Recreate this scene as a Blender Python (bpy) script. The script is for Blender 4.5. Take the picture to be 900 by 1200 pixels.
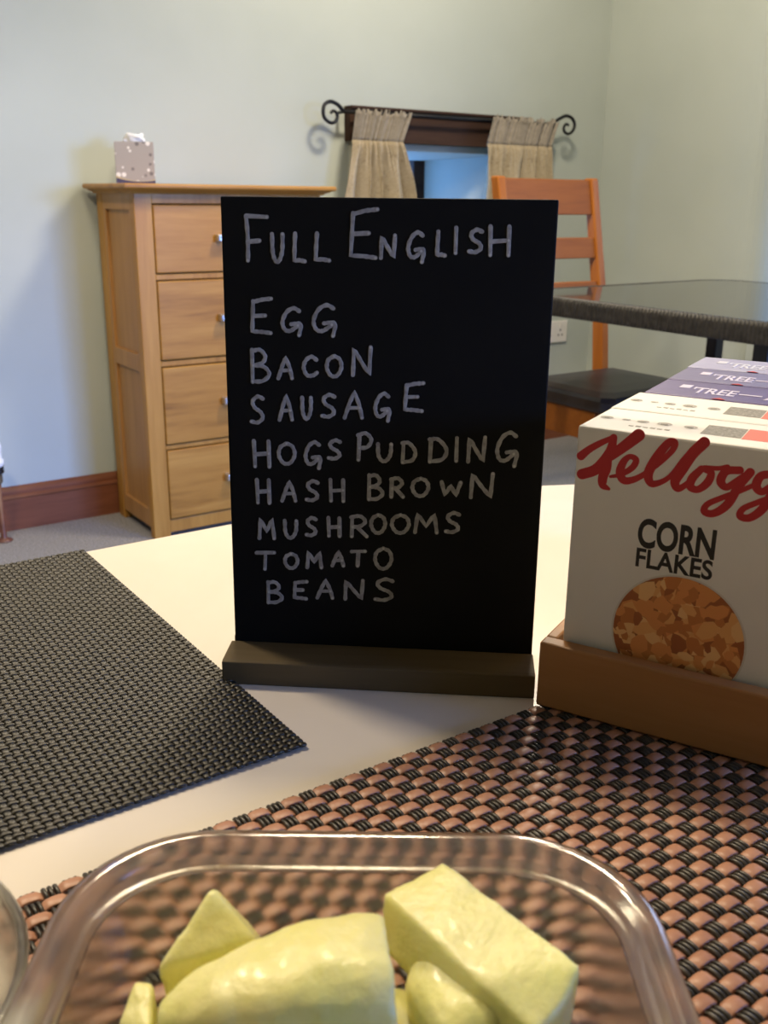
import bpy, bmesh, math, random
from mathutils import Vector, Matrix
random.seed(7)
R = math.radians
scn = bpy.context.scene
for o in list(bpy.data.objects):
    bpy.data.objects.remove(o, do_unlink=True)

# ------------------------------------------------------------------ camera
F_PX = 1150.0
PITCH, ROLL, YAW = R(17.763), R(0.624), R(34.84)
CAM = Vector((0, 0, .995))
_f = Vector((math.sin(YAW)*math.cos(PITCH), math.cos(YAW)*math.cos(PITCH), -math.sin(PITCH)))
_r0 = Vector((math.cos(YAW), -math.sin(YAW), 0)); _u0 = _r0.cross(_f)
_r = _r0*math.cos(ROLL) + _u0*math.sin(ROLL); _u = _u0*math.cos(ROLL) - _r0*math.sin(ROLL)
cd = bpy.data.cameras.new('camera'); cam = bpy.data.objects.new('camera', cd)
scn.collection.objects.link(cam); scn.camera = cam
M3 = Matrix((_r, _u, -_f)).transposed()
cam.matrix_world = Matrix.Translation(CAM) @ M3.to_4x4()
cd.sensor_fit = 'VERTICAL'; cd.sensor_height = 36; cd.lens = F_PX/1200*36
cd.clip_start = .01
cd.dof.use_dof = True; cd.dof.focus_distance = .58; cd.dof.aperture_fstop = 20

def at(x, y, z):
    """point of the photograph (900x1200 frame) on the horizontal plane z"""
    d = _f + _r*((x-450)/F_PX) - _u*((y-600)/F_PX)
    return CAM + d*((z-CAM.z)/d.z)

# ------------------------------------------------------------------ world, lights, exposure
scn.view_settings.view_transform = 'Standard'; scn.view_settings.look = 'None'
scn.view_settings.gamma = 1; scn.view_settings.use_curve_mapping = False
scn.view_settings.exposure = 0.0
w = bpy.data.worlds.new('world'); scn.world = w; w.use_nodes = True
w.node_tree.nodes['Background'].inputs[0].default_value = (.55, .70, 1, 1)
w.node_tree.nodes['Background'].inputs[1].default_value = .6

def light(name, kind, loc, energy, color, size=.1, target=None, sy=None, spot=None):
    l = bpy.data.lights.new(name, kind); o = bpy.data.objects.new(name, l)
    scn.collection.objects.link(o); o.location = loc; l.energy = energy; l.color = color
    if kind == 'AREA':
        l.shape = 'RECTANGLE' if sy else 'DISK'; l.size = size
        if sy: l.size_y = sy
    else:
        l.shadow_soft_size = size
    if kind == 'SPOT':
        l.spot_size = R(spot or 150); l.spot_blend = .35
    if target is not None:
        o.rotation_euler = (Vector(target)-Vector(loc)).to_track_quat('-Z', 'Y').to_euler()
    return o
WARM = (1, .82, .57)
light('downlight_over_table', 'SPOT', (.64, 1.02, 2.36), 100, WARM, .18, (.5, .9, 0), spot=158)
light('downlight_table_left', 'SPOT', (-.12, 1.60, 2.36), 122, WARM, .15, (-.05, 1.0, 0), spot=155)
light('downlight_by_window', 'SPOT', (1.85, 1.90, 2.36), 150, (1, .86, .66), .16, (2.1, 1.9, 0), spot=172)
d_ = light('daylight_front_window', 'AREA', (2.5, -2.52, 1.25), 30, (.22, .40, 1), 1.5, (.25, 3.0, -.30), sy=1.0); d_.data.spread = R(48)
light('daylight_small_window', 'AREA', (2.12, 3.44, 1.02), 8, (.16, .42, 1), .5, (2.5, 3.1, 1.02), sy=.3)
light('daylight_right_window', 'AREA', (3.80, 1.5, 1.35), 18, (.55, .68, 1), 1.0, (2.6, 1.6, .9), sy=1.0)

# ------------------------------------------------------------------ materials
def mat(name, col, rough=.6, **kw):
    m = bpy.data.materials.new(name); m.use_nodes = True
    b = m.node_tree.nodes['Principled BSDF']
    b.inputs['Base Color'].default_value = (*col, 1); b.inputs['Roughness'].default_value = rough
    for k, v in kw.items(): b.inputs[k].default_value = v
    return m
def nodes(m): return m.node_tree.nodes, m.node_tree.links, m.node_tree.nodes['Principled BSDF']
def coords(m, scale=(1, 1, 1), kind='Object'):
    n, l, b = nodes(m); tc = n.new('ShaderNodeTexCoord'); mp = n.new('ShaderNodeMapping')
    mp.inputs['Scale'].default_value = scale; l.new(tc.outputs[kind], mp.inputs[0]); return mp.outputs[0]
def ramp(m, fac, stops):
    n, l, b = nodes(m); r = n.new('ShaderNodeValToRGB'); e = r.color_ramp.elements
    while len(e) < len(stops): e.new(.5)
    for k, (p, c) in zip(e, stops): k.position = p; k.color = (*c, 1)
    l.new(fac, r.inputs[0]); return r.outputs[0]
def noise(m, vec, scale, detail=4, rough=.55, dist=0):
    n, l, b = nodes(m); t = n.new('ShaderNodeTexNoise'); t.inputs['Scale'].default_value = scale
    t.inputs['Detail'].default_value = detail; t.inputs['Roughness'].default_value = rough
    t.inputs['Distortion'].default_value = dist; l.new(vec, t.inputs['Vector']); return t.outputs['Fac']
def bump(m, fac, strength, dist=.002):
    n, l, b = nodes(m); bp = n.new('ShaderNodeBump'); bp.inputs['Strength'].default_value = strength
    bp.inputs['Distance'].default_value = dist; l.new(fac, bp.inputs['Height']); l.new(bp.outputs[0], b.inputs['Normal'])
def noisy(name, c0, c1, scale, rough=.6, vs=(1, 1, 1), bstr=0, bd=.001, lo=.35, hi=.65, detail=4, dist=0, **kw):
    m = mat(name, c0, rough, **kw); n, l, b = nodes(m); v = coords(m, vs)
    f = noise(m, v, scale, detail, dist=dist)
    l.new(ramp(m, f, [(lo, c0), (hi, c1)]), b.inputs['Base Color'])
    if bstr: bump(m, f, bstr, bd)
    return m
def wood(name, c0, c1, c2, axis='X', rough=.45, scale=9, stretch=.09):
    s = {'X': (stretch, 1, 1), 'Y': (1, stretch, 1), 'Z': (1, 1, stretch)}[axis]
    m = mat(name, c1, rough); n, l, b = nodes(m); v = coords(m, s)
    f = noise(m, v, scale, 5, .6, 1.2)
    g = noise(m, v, scale*9, 3, .6, .3)
    mx = n.new('ShaderNodeMix'); mx.data_type = 'FLOAT'; mx.inputs[0].default_value = .35
    l.new(f, mx.inputs[2]); l.new(g, mx.inputs[3])
    l.new(ramp(m, mx.outputs[0], [(.30, c0), (.47, c1), (.68, c2)]), b.inputs['Base Color'])
    bump(m, g, .08, .0006); b.inputs['Specular IOR Level'].default_value = .28
    return m

WALL = noisy('wall_paint', (.452, .496, .450), (.478, .522, .475), 3, .85, bstr=.03)
CEIL = mat('ceiling_paint', (.80, .79, .75), .9)
CARPET = noisy('grey_carpet', (.17, .165, .165), (.33, .32, .32), 160, .95, bstr=.6, bd=.004)
SKIRT = wood('stained_skirting', (.13, .042, .018), (.19, .065, .030), (.25, .092, .045), 'X', .35)
DARKWOOD = wood('dark_oak', (.022, .011, .007), (.040, .019, .011), (.065, .033, .019), 'X', .75)
OAKC = ((.20, .088, .013), (.37, .178, .032), (.48, .255, .055))
OAKX = wood('oak_across', *OAKC, 'X', .4, 7); OAKZ = wood('oak_upright', *OAKC, 'Z', .4, 7)
OAKP = wood('oak_panel', (.28, .14, .043), (.37, .19, .064), (.45, .245, .09), 'Z', .4, 6)
PEWTER = mat('pewter', (.55, .55, .57), .35, Metallic=.9)
CHAIRW = wood('orange_beech', (.25, .072, .006), (.33, .105, .011), (.40, .14, .018), 'Z', .5, 8)
CHAIRX_SHADED = wood('orange_beech_across_shaded', (.19, .055, .005), (.25, .078, .008), (.31, .105, .013), 'X', .55, 8)  # darker than the posts: shade on rails and seat frame is in the colour
LEATHER = noisy('dark_leather', (.012, .010, .012), (.022, .018, .020), 60, .38, bstr=.1)
IRON = mat('black_iron', (.012, .012, .013), .45, Metallic=.4)
BLACKM = mat('black_metal', (.010, .010, .011), .4)
RATTAN = noisy('dark_rattan', (.011, .0105, .010), (.036, .034, .031), 90, .5, bstr=.5, bd=.003)
SMOKED = mat('smoked_glass_top', (.030, .031, .030), .06)
CREAM = noisy('cream_stone_laminate', (.77, .70, .615), (.83, .77, .69), 2.6, .22, detail=8, dist=1.6, lo=.40, hi=.62)
CHALKB = noisy('blackboard_paint', (.0040, .0044, .0044), (.0062, .0066, .0064), 14, .7, **{'Specular IOR Level': .15})
CHALK = noisy('chalk_marker', (.24, .24, .23), (.40, .40, .39), 260, .85)
CHALKDOT = mat('chalk_dots', (.50, .50, .48), .85)
BASEW = wood('dark_stained_base', (.075, .050, .020), (.105, .073, .031), (.135, .096, .043), 'X', .65, 14)
BAMBOO = wood('bamboo', (.36, .165, .055), (.43, .21, .075), (.49, .255, .10), 'X', .42, 16, .05)
CARD = noisy('white_card', (.80, .78, .72), (.83, .81, .75), 30, .55)
CARDT = noisy('white_card_top', (.80, .77, .68), (.84, .81, .72), 30, .5)
PURPLE = noisy('purple_card', (.085, .060, .20), (.11, .08, .25), 40, .4)
LILAC = noisy('lilac_card', (.33, .33, .52), (.40, .40, .58), 40, .4)
RED = mat('red_print', (.50, .012, .018), .5)
SCARLET = mat('scarlet_print', (.80, .16, .10), .5)
INK = mat('black_print', (.010, .009, .009), .5)
GREYPRINT = noisy('grey_speckled_print', (.16, .15, .12), (.34, .32, .27), 700, .6)
ICON = mat('grey_print', (.42, .39, .33), .6)
WHITEPRINT = mat('pale_print', (.62, .58, .74), .5)
SOCKET = mat('white_plastic', (.78, .75, .70), .35)
TRV = mat('white_valve_plastic', (.85, .85, .82), .35)
COPPER = noisy('painted_copper', (.10, .035, .02), (.16, .06, .035), 30, .4)
BRASS = mat('dull_brass', (.25, .20, .12), .4, Metallic=.8)
TISSUE = mat('tissue_paper', (.85, .85, .82), .8)
DEEPSHADE = mat('dark_shadow_gap', (.02, .014, .01), .9)

def glass_thin(name, tint, rough=.02, ior=1.5, blur=0, haze=.3):
    m = bpy.data.materials.new(name); m.use_nodes = True; n = m.node_tree.nodes; l = m.node_tree.links; n.clear()
    o = n.new('ShaderNodeOutputMaterial'); t = n.new('ShaderNodeBsdfTransparent'); g = n.new('ShaderNodeBsdfGlossy')
    t.inputs[0].default_value = (*tint, 1); g.inputs[0].default_value = (1, 1, 1, 1); g.inputs['Roughness'].default_value = rough
    lw = n.new('ShaderNodeLayerWeight'); lw.inputs[0].default_value = .5
    pw = n.new('ShaderNodeMath'); pw.operation = 'POWER'; pw.inputs[1].default_value = 4.5; l.new(lw.outputs['Facing'], pw.inputs[0])
    f = n.new('ShaderNodeMath'); f.operation = 'MULTIPLY_ADD'; f.inputs[1].default_value = .75; f.inputs[2].default_value = ((ior-1)/(ior+1))**2; l.new(pw.outputs[0], f.inputs[0])
    mx = n.new('ShaderNodeMixShader'); l.new(f.outputs[0], mx.inputs[0]); l.new(mx.outputs[0], o.inputs[0]); l.new(g.outputs[0], mx.inputs[2])
    if blur:
        q = n.new('ShaderNodeBsdfRefraction'); q.inputs['IOR'].default_value = 1.06; q.inputs['Roughness'].default_value = blur; q.inputs[0].default_value = (*tint, 1)
        m2 = n.new('ShaderNodeMixShader'); m2.inputs[0].default_value = haze; l.new(t.outputs[0], m2.inputs[1]); l.new(q.outputs[0], m2.inputs[2]); l.new(m2.outputs[0], mx.inputs[1])
    else: l.new(t.outputs[0], mx.inputs[1])
    return m
PANE = glass_thin('window_glass', (.9, .95, 1))
DISHWALL = glass_thin('dish_glass', (.93, .94, .92), rough=.10, ior=1.33, blur=.5, haze=.72)
RIMGLASS = glass_thin('rim_glass', (.93, .94, .92), rough=.12, ior=1.95, blur=.5, haze=.75)

# ------------------------------------------------------------------ mesh builder
class MB:
    def __init__(s): s.v = []; s.f = []; s.m = []
    def add(s, verts, faces, mi=0):
        o = len(s.v); s.v += [Vector(p) for p in verts]; s.f += [tuple(i+o for i in f) for f in faces]; s.m += [mi]*len(faces)
    def box(s, a, b, mi=0):
        (x0, y0, z0), (x1, y1, z1) = a, b
        s.add([(x0,y0,z0),(x1,y0,z0),(x1,y1,z0),(x0,y1,z0),(x0,y0,z1),(x1,y0,z1),(x1,y1,z1),(x0,y1,z1)],
              [(0,3,2,1),(4,5,6,7),(0,1,5,4),(1,2,6,5),(2,3,7,6),(3,0,4,7)], mi); return s
    def rings(s, rings, closed=True, cap0=True, cap1=True, loop=False, mi=0):
        n = len(rings[0]); vs = [p for r in rings for p in r]; fs = []; k = len(rings)
        for i in range(k if loop else k-1):
            j = (i+1) % k
            for a in range(n if closed else n-1):
                b = (a+1) % n; fs.append((i*n+a, i*n+b, j*n+b, j*n+a))
        if not loop:
            if cap0: fs.append(tuple(reversed(range(n))))
            if cap1: fs.append(tuple((k-1)*n+a for a in range(n)))
        s.add(vs, fs, mi); return s
    def prism(s, poly, z0, z1, mi=0):
        return s.rings([[(x, y, z0) for x, y in poly], [(x, y, z1) for x, y in poly]], mi=mi)
    def extrude(s, poly3, vec, mi=0):
        vec = Vector(vec); return s.rings([[Vector(p) for p in poly3], [Vector(p)+vec for p in poly3]], mi=mi)
    def tube(s, pts, rad, n=10, mi=0, up=Vector((0, 0, 1)), flat=1.0):
        pts = [Vector(p) for p in pts]; rs = []
        rads = rad if isinstance(rad, (list, tuple)) else [rad]*len(pts)
        for i, p in enumerate(pts):
            t = (pts[min(i+1, len(pts)-1)] - pts[max(i-1, 0)]).normalized()
            a = t.cross(up)
            if a.length < 1e-4: a = t.cross(Vector((1, .1, 0)))
            a.normalize(); b = a.cross(t)
            rs.append([p + a*(math.cos(k*2*math.pi/n)*rads[i]) + b*(math.sin(k*2*math.pi/n)*rads[i]*flat) for k in range(n)])
        return s.rings(rs, mi=mi)
    def lathe(s, prof, c, n=32, mi=0):
        rs = [[(c[0]+r*math.cos(k*2*math.pi/n), c[1]+r*math.sin(k*2*math.pi/n), c[2]+z) for k in range(n)] for r, z in prof]
        return s.rings(rs, mi=mi)
    def xform(s, M):
        s.v = [M @ p for p in s.v]; return s
    def build(s, name, mats, parent=None, origin=None, smooth=False, bevel=0, seg=2, subd=0, kind=None, label=None):
        if origin is None: origin = Vector((0, 0, 0))
        if parent is not None and 'world_origin' in parent.keys():
            pass
        me = bpy.data.meshes.new(name)
        org = Vector(origin)
        me.from_pydata([p-org for p in s.v], [], s.f); me.update()
        if not isinstance(mats, (list, tuple)): mats = [mats]
        for m in mats: me.materials.append(m)
        me.polygons.foreach_set('material_index', s.m)
        bm = bmesh.new(); bm.from_mesh(me); bmesh.ops.recalc_face_normals(bm, faces=bm.faces); bm.to_mesh(me); bm.free()
        if smooth: me.polygons.foreach_set('use_smooth', [True]*len(me.polygons))
        o = bpy.data.objects.new(name, me); scn.collection.objects.link(o)
        if parent is not None: o.parent = parent
        else: o.location = org
        if bevel:
            b = o.modifiers.new('bevel', 'BEVEL'); b.width = bevel; b.segments = seg; b.limit_method = 'ANGLE'; b.angle_limit = R(35)
        if subd:
            b = o.modifiers.new('subd', 'SUBSURF'); b.levels = subd; b.render_levels = subd
        if kind: o['kind'] = kind
        if label: o['label'] = label
        return o
def tag(o, label, cat, group=None):
    o['label'] = label; o['category'] = cat
    if group: o['group'] = group
    return o
def thing(name, label, cat, loc, rotz=0, group=None):
    o = bpy.data.objects.new(name, None); scn.collection.objects.link(o); o.location = loc; o.rotation_euler = (0, 0, rotz)
    o.empty_display_size = .05
    return tag(o, label, cat, group)
def catmull(pts, n=8):
    pts = [Vector(p) for p in pts]; out = []
    P = [2*pts[0]-pts[1]] + pts + [2*pts[-1]-pts[-2]]
    for i in range(1, len(P)-2):
        for k in range(n):
            t = k/n; a, b, c, d = P[i-1], P[i], P[i+1], P[i+2]
            out.append(.5*((2*b) + (c-a)*t + (2*a-5*b+4*c-d)*t*t + (3*b-a-3*c+d)*t**3))
    out.append(pts[-1]); return out
def text_mesh(body, target_w, target_h, bold=.0, depth=.0002):
    """flat lettering in the XY plane, scaled to a size; returns vertex and face lists"""
    cu = bpy.data.curves.new('t', 'FONT'); cu.body = body; cu.size = 1; cu.offset = bold; cu.resolution_u = 6; cu.extrude = .02
    ob = bpy.data.objects.new('t', cu); me = bpy.data.meshes.new_from_object(ob)
    vs = [v.co.copy() for v in me.vertices]; fs = [tuple(p.vertices) for p in me.polygons]
    x0 = min(v.x for v in vs); x1 = max(v.x for v in vs); y0 = min(v.y for v in vs); y1 = max(v.y for v in vs)
    out = [Vector(((v.x-x0)/(x1-x0)*target_w, (v.y-y0)/(y1-y0)*target_h, (1 if v.z > 0 else 0)*depth)) for v in vs]
    bpy.data.objects.remove(ob); bpy.data.curves.remove(cu); bpy.data.meshes.remove(me)
    return out, fs

# ------------------------------------------------------------------ measured lettering (metres on the board / carton front)
CHALK_ROWS = [
 [ ('F',-0.069,0.2243,-0.0572,0.2019),('U',-0.0565,0.216,-0.0495,0.2015),('L',-0.046,0.2164,-0.039,0.2016),('L',-0.0356,0.2166,-0.027,0.2022),('E',-0.0187,0.228,-0.0039,0.2036),('N',-0.0037,0.2161,0.0049,0.2041),('G',0.0093,0.2177,0.0186,0.2022),('L',0.0232,0.2182,0.0288,0.2054),('I',0.0317,0.2201,0.0343,0.2069),('S',0.0385,0.2193,0.0464,0.2071),('H',0.0482,0.2209,0.0593,0.2062) ],
 [ ('E',-0.0678,0.1854,-0.056,0.1667),('G',-0.0524,0.181,-0.0413,0.166),('G',-0.0369,0.1828,-0.0242,0.166) ],
 [ ('B',-0.0683,0.1602,-0.0575,0.1424),('A',-0.0548,0.1567,-0.0459,0.1446),('C',-0.042,0.1574,-0.0333,0.1459),('O',-0.0303,0.158,-0.0209,0.1462),('N',-0.0171,0.1627,-0.0063,0.1472) ],
 [ ('S',-0.0691,0.1367,-0.0609,0.1213),('A',-0.0546,0.1375,-0.0462,0.1234),('U',-0.0427,0.1368,-0.0364,0.1244),('S',-0.0328,0.1385,-0.0243,0.1254),('A',-0.0213,0.1403,-0.0104,0.1254),('G',-0.0058,0.1398,0.0032,0.1242),('E',0.0089,0.1456,0.02,0.1296) ],
 [ ('H',-0.0682,0.1137,-0.0584,0.0986),('O',-0.0554,0.1128,-0.0451,0.1004),('G',-0.0415,0.1139,-0.032,0.0984),('S',-0.0295,0.1152,-0.0215,0.1037),('P',-0.0144,0.1193,-0.0055,0.1038),('U',-0.004,0.114,0.0047,0.1035),('D',0.0083,0.1154,0.017,0.1029),('D',0.022,0.1178,0.0329,0.1036),('I',0.0357,0.1182,0.0378,0.1048),('N',0.0418,0.119,0.0519,0.1046),('G',0.0561,0.1218,0.0679,0.1027) ],
 [ ('H',-0.0671,0.0931,-0.0588,0.0791),('A',-0.054,0.0925,-0.045,0.0806),('S',-0.0412,0.0933,-0.0331,0.0811),('H',-0.0286,0.0944,-0.0199,0.0815),('B',-0.0088,0.0975,0.0004,0.0829),('R',0.0028,0.0963,0.011,0.0847),('O',0.0138,0.0966,0.024,0.0856),('W',0.0287,0.0951,0.0404,0.0864),('N',0.0438,0.1003,0.0567,0.0859) ],
 [ ('M',-0.0666,0.072,-0.0567,0.0595),('U',-0.0527,0.0714,-0.0446,0.0604),('S',-0.0414,0.0734,-0.0343,0.0619),('H',-0.0297,0.0738,-0.0219,0.0623),('R',-0.0178,0.0753,-0.0076,0.0625),('O',-0.0073,0.0763,0.002,0.0648),('O',0.0035,0.0767,0.0144,0.0653),('M',0.0156,0.0776,0.029,0.066),('S',0.0316,0.0788,0.0404,0.0665) ],
 [ ('T',-0.0683,0.0534,-0.0568,0.0424),('O',-0.0531,0.0531,-0.0444,0.0434),('M',-0.0412,0.0545,-0.0317,0.0442),('A',-0.0277,0.0552,-0.0199,0.0458),('T',-0.0174,0.0561,-0.0085,0.0462),('O',-0.0051,0.0581,0.0056,0.0451) ],
 [ ('B',-0.0628,0.0367,-0.0531,0.0232),('E',-0.0485,0.0377,-0.0398,0.0261),('A',-0.0359,0.0389,-0.0257,0.0272),('N',-0.0209,0.0396,-0.0094,0.0272),('S',-0.0049,0.0409,0.0067,0.0271) ],
]
SCRIPT_STROKES = [
 [ (0.0003, 0.8818, 0.00407),(0.0038, 0.8853, 0.00339),(0.0089, 0.889, 0.00294),(0.0148, 0.8925, 0.00226) ],
 [ (0.0014, 0.8732, 0.0050),(0.0075, 0.8762, 0.0050),(0.0118, 0.8815, 0.0050),(0.0142, 0.8868, 0.0044),(0.0150, 0.8925, 0.0034) ],
 [ (0.0263, 0.8951, 0.0056),(0.0206, 0.8895, 0.0050),(0.0150, 0.8843, 0.0044),(0.0136, 0.8826, 0.0036) ],
 [ (0.0134, 0.8828, 0.00339),(0.0128, 0.8779, 0.00452),(0.0115, 0.8734, 0.00452),(0.0118, 0.8696, 0.00384),(0.0147, 0.8682, 0.00158) ],
 [ (0.015, 0.8741, 0.00136),(0.0196, 0.8757, 0.00226),(0.0246, 0.8797, 0.00294),(0.0261, 0.8836, 0.00294),(0.0231, 0.8847, 0.00249),(0.0204, 0.8817, 0.00339),(0.0193, 0.8767, 0.00407),(0.0214, 0.8733, 0.00362),(0.0261, 0.8745, 0.00294),(0.0314, 0.8785, 0.00249),(0.0375, 0.8847, 0.00249),(0.0419, 0.8905, 0.00271),(0.0424, 0.8938, 0.00316),(0.0395, 0.893, 0.00362),(0.0349, 0.8854, 0.00429),(0.0322, 0.8781, 0.00429),(0.0339, 0.8738, 0.00339),(0.0384, 0.8752, 0.00249),(0.0426, 0.8792, 0.00226),(0.0472, 0.8871, 0.00226),(0.0533, 0.8949, 0.00316) ],
 [ (0.055, 0.8955, 0.00497),(0.0504, 0.8896, 0.00497),(0.0469, 0.8824, 0.00475),(0.0443, 0.8765, 0.00429),(0.0459, 0.8732, 0.00316),(0.0498, 0.8763, 0.00249),(0.0533, 0.8813, 0.00271) ],
 [ (0.055, 0.8836, 0.00316),(0.0516, 0.8789, 0.00384),(0.0511, 0.875, 0.00362),(0.0545, 0.8742, 0.00316),(0.0582, 0.8779, 0.00362),(0.0593, 0.8825, 0.00316),(0.0559, 0.884, 0.00271),(0.0621, 0.8849, 0.00203),(0.0658, 0.8861, 0.00226) ],
 [ (0.071, 0.8854, 0.00339),(0.0655, 0.8841, 0.00362),(0.0637, 0.8795, 0.00384),(0.0663, 0.8771, 0.00316),(0.0702, 0.8803, 0.00294),(0.0753, 0.8851, 0.00316) ],
 [ (0.0753, 0.8851, 0.00384),(0.0714, 0.8784, 0.00384),(0.0677, 0.8696, 0.00384),(0.0624, 0.8645, 0.00339),(0.0583, 0.8647, 0.00316),(0.0593, 0.8682, 0.00271),(0.0654, 0.8723, 0.00249),(0.0726, 0.8766, 0.00226),(0.0786, 0.8805, 0.00203) ],
 [ (0.0853, 0.8856, 0.00339),(0.08, 0.8843, 0.00362),(0.0784, 0.8797, 0.00384),(0.0809, 0.8773, 0.00316),(0.0846, 0.8805, 0.00294),(0.0895, 0.8852, 0.00316) ],
 [ (0.0895, 0.8852, 0.00384),(0.0858, 0.8787, 0.00384),(0.0822, 0.87, 0.00384),(0.0775, 0.8651, 0.00339),(0.0735, 0.8652, 0.00316),(0.0744, 0.8687, 0.00271),(0.0803, 0.8727, 0.00249),(0.0869, 0.8768, 0.00226) ],
]
SCROLL_L = [(1.8776, 1.2691), (1.8557, 1.2852), (1.8275, 1.2929), (1.8039, 1.2841), (1.7943, 1.265), (1.7983, 1.2426), (1.8175, 1.2287), (1.8366, 1.2296), (1.8486, 1.2451), (1.8437, 1.26), (1.8319, 1.2644), (1.8233, 1.2572)]
SCROLL_R = [(2.8287, 1.2722), (2.8596, 1.2893), (2.8943, 1.3029), (2.9249, 1.2946), (2.9372, 1.273), (2.9292, 1.2503), (2.9072, 1.2382), (2.8865, 1.2438), (2.8801, 1.2593), (2.8907, 1.273), (2.9043, 1.2693)]

# ================================================================== SETTING
WY = 3.035; RX = 3.19; LX = -3.0; FY = -2.4; CZ = 2.4
MB().box((LX-.1, FY-.1, -.1), (RX+.6, WY+.5, 0)).build('floor', CARPET, kind='structure')
MB().box((LX-.1, FY-.1, CZ), (RX+.6, WY+.5, CZ+.1)).build('ceiling', CEIL, kind='structure')
# back wall with the small deep window opening
OX0, OX1, OZ0, OZ1 = 1.98, 2.68, .82, 1.185
b = MB()
b.box((LX-.1, WY, 0), (OX0, WY+.1, CZ)); b.box((OX1, WY, 0), (RX+.02, WY+.1, CZ))
b.box((OX0, WY, 0), (OX1, WY+.1, OZ0)); b.box((OX0, WY, OZ1), (OX1, WY+.1, CZ))
b.build('wall_back', WALL, kind='structure')
MB().box((LX-.1, FY, 0), (LX, WY, CZ)).build('wall_left', WALL, kind='structure')
# wall behind the viewer with its window
b = MB(); WX0, WX1, WZ0, WZ1 = 1.7, 3.1, .65, 1.85
b.box((LX-.1, FY-.1, 0), (WX0, FY, CZ)); b.box((WX1, FY-.1, 0), (RX+.1, FY, CZ)); b.box((WX0, FY-.1, 0), (WX1, FY, WZ0)); b.box((WX0, FY-.1, WZ1), (WX1, FY, CZ))
b.build('wall_front', WALL, kind='structure')
# right wall: stretch next to the corner, rounded arris, then a deep window recess
RY1 = 2.33; rad = .09; RY0 = .75; RZ0, RZ1 = .55, 2.2; DEP = .45
poly = [(RX, WY), (RX, RY1)]
for k in range(1, 9):
    a = k/8*math.pi/2; poly.append((RX+rad-rad*math.cos(a), RY1-rad*math.sin(a)))
poly += [(RX+DEP+.1, RY1-rad), (RX+DEP+.1, WY)]
b = MB(); b.prism(poly, 0, CZ)
b.box((RX, FY, 0), (RX+.1, RY0, CZ)); b.box((RX, RY0, 0), (RX+DEP, RY1-rad, RZ0)); b.box((RX, RY0, RZ1), (RX+DEP, RY1-rad, CZ)); b.box((RX, RY0-.1, RZ0), (RX+DEP, RY0, RZ1))
o = b.build('wall_right', WALL, kind='structure')
# small window: splayed reveals, dark frame, pane
SX1, SY = 2.485, 3.345
b = MB()
b.add([(OX1, WY+.001, OZ0), (SX1, SY, OZ0+.03), (SX1, SY, OZ1-.02), (OX1, WY+.001, OZ1)], [(0, 1, 2, 3)])
b.add([(OX0-.2, SY, OZ0+.03), (OX0, WY+.001, OZ0), (OX0, WY+.001, OZ1), (OX0-.2, SY, OZ1-.02)], [(0, 1, 2, 3)])
b.add([(OX0, WY+.001, OZ1), (OX1, WY+.001, OZ1), (SX1, SY, OZ1-.02), (OX0-.2, SY, OZ1-.02)], [(0, 1, 2, 3)])
b.add([(OX0, WY+.001, OZ0), (OX1, WY+.001, OZ0), (SX1, SY, OZ0+.03), (OX0-.2, SY, OZ0+.03)], [(3, 2, 1, 0)])
win = b.build('window_1', WALL, kind='structure')
sd = win.modifiers.new('thick', 'SOLIDIFY'); sd.thickness = .03; sd.offset = -1
fr = MB(); x0, x1, z0, z1 = OX0-.19, SX1+.01, OZ0+.03, OZ1-.02
for a, c in (((x1-.055, SY-.02, z0), (x1, SY+.03, z1)), ((x0, SY-.02, z0), (x0+.045, SY+.03, z1)), ((x0, SY-.02, z0), (x1, SY+.03, z0+.045)),
             ((x0, SY-.02, z1-.03), (x1, SY+.03, z1)), (((x0+x1)/2-.02, SY-.015, z0), ((x0+x1)/2+.02, SY+.025, z1))):
    fr.box(a, c)
fr.build('window_frame', DARKWOOD, win, bevel=.003)
MB().box((x0+.02, SY+.002, z0+.02), (x1-.02, SY+.006, z1-.02)).build('window_pane', PANE, win)
# right window at the far end of its recess
b = MB(); y0, y1 = RY0, RY1-rad; X = RX+DEP-.06
b.box((X, y0, RZ0), (X+.05, y0+.06, RZ1)); b.box((X, y1-.06, RZ0), (X+.05, y1, RZ1)); b.box((X, y0, RZ0), (X+.05, y1, RZ0+.06)); b.box((X, y0, RZ1-.06), (X+.05, y1, RZ1)); b.box((X, (y0+y1)/2-.025, RZ0), (X+.05, (y0+y1)/2+.025, RZ1))
win2 = b.build('window_2', DARKWOOD, kind='structure')
MB().box((X+.02, y0+.03, RZ0+.03), (X+.025, y1-.03, RZ1-.03)).build('window_pane', PANE, win2)
b = MB(); Y = FY-.07; xm = (WX0+WX1)/2
b.box((WX0, Y, WZ0), (WX0+.06, Y+.05, WZ1)); b.box((WX1-.06, Y, WZ0), (WX1, Y+.05, WZ1)); b.box((WX0+.06, Y, WZ0), (WX1-.06, Y+.05, WZ0+.06)); b.box((WX0+.06, Y, WZ1-.06), (WX1-.06, Y+.05, WZ1)); b.box((xm-.025, Y, WZ0+.06), (xm+.025, Y+.05, WZ1-.06))
win3 = b.build('window_3', DARKWOOD, kind='structure')
MB().box((WX0+.03, Y+.02, WZ0+.03), (WX1-.03, Y+.025, WZ1-.03)).build('window_pane', PANE, win3)
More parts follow.
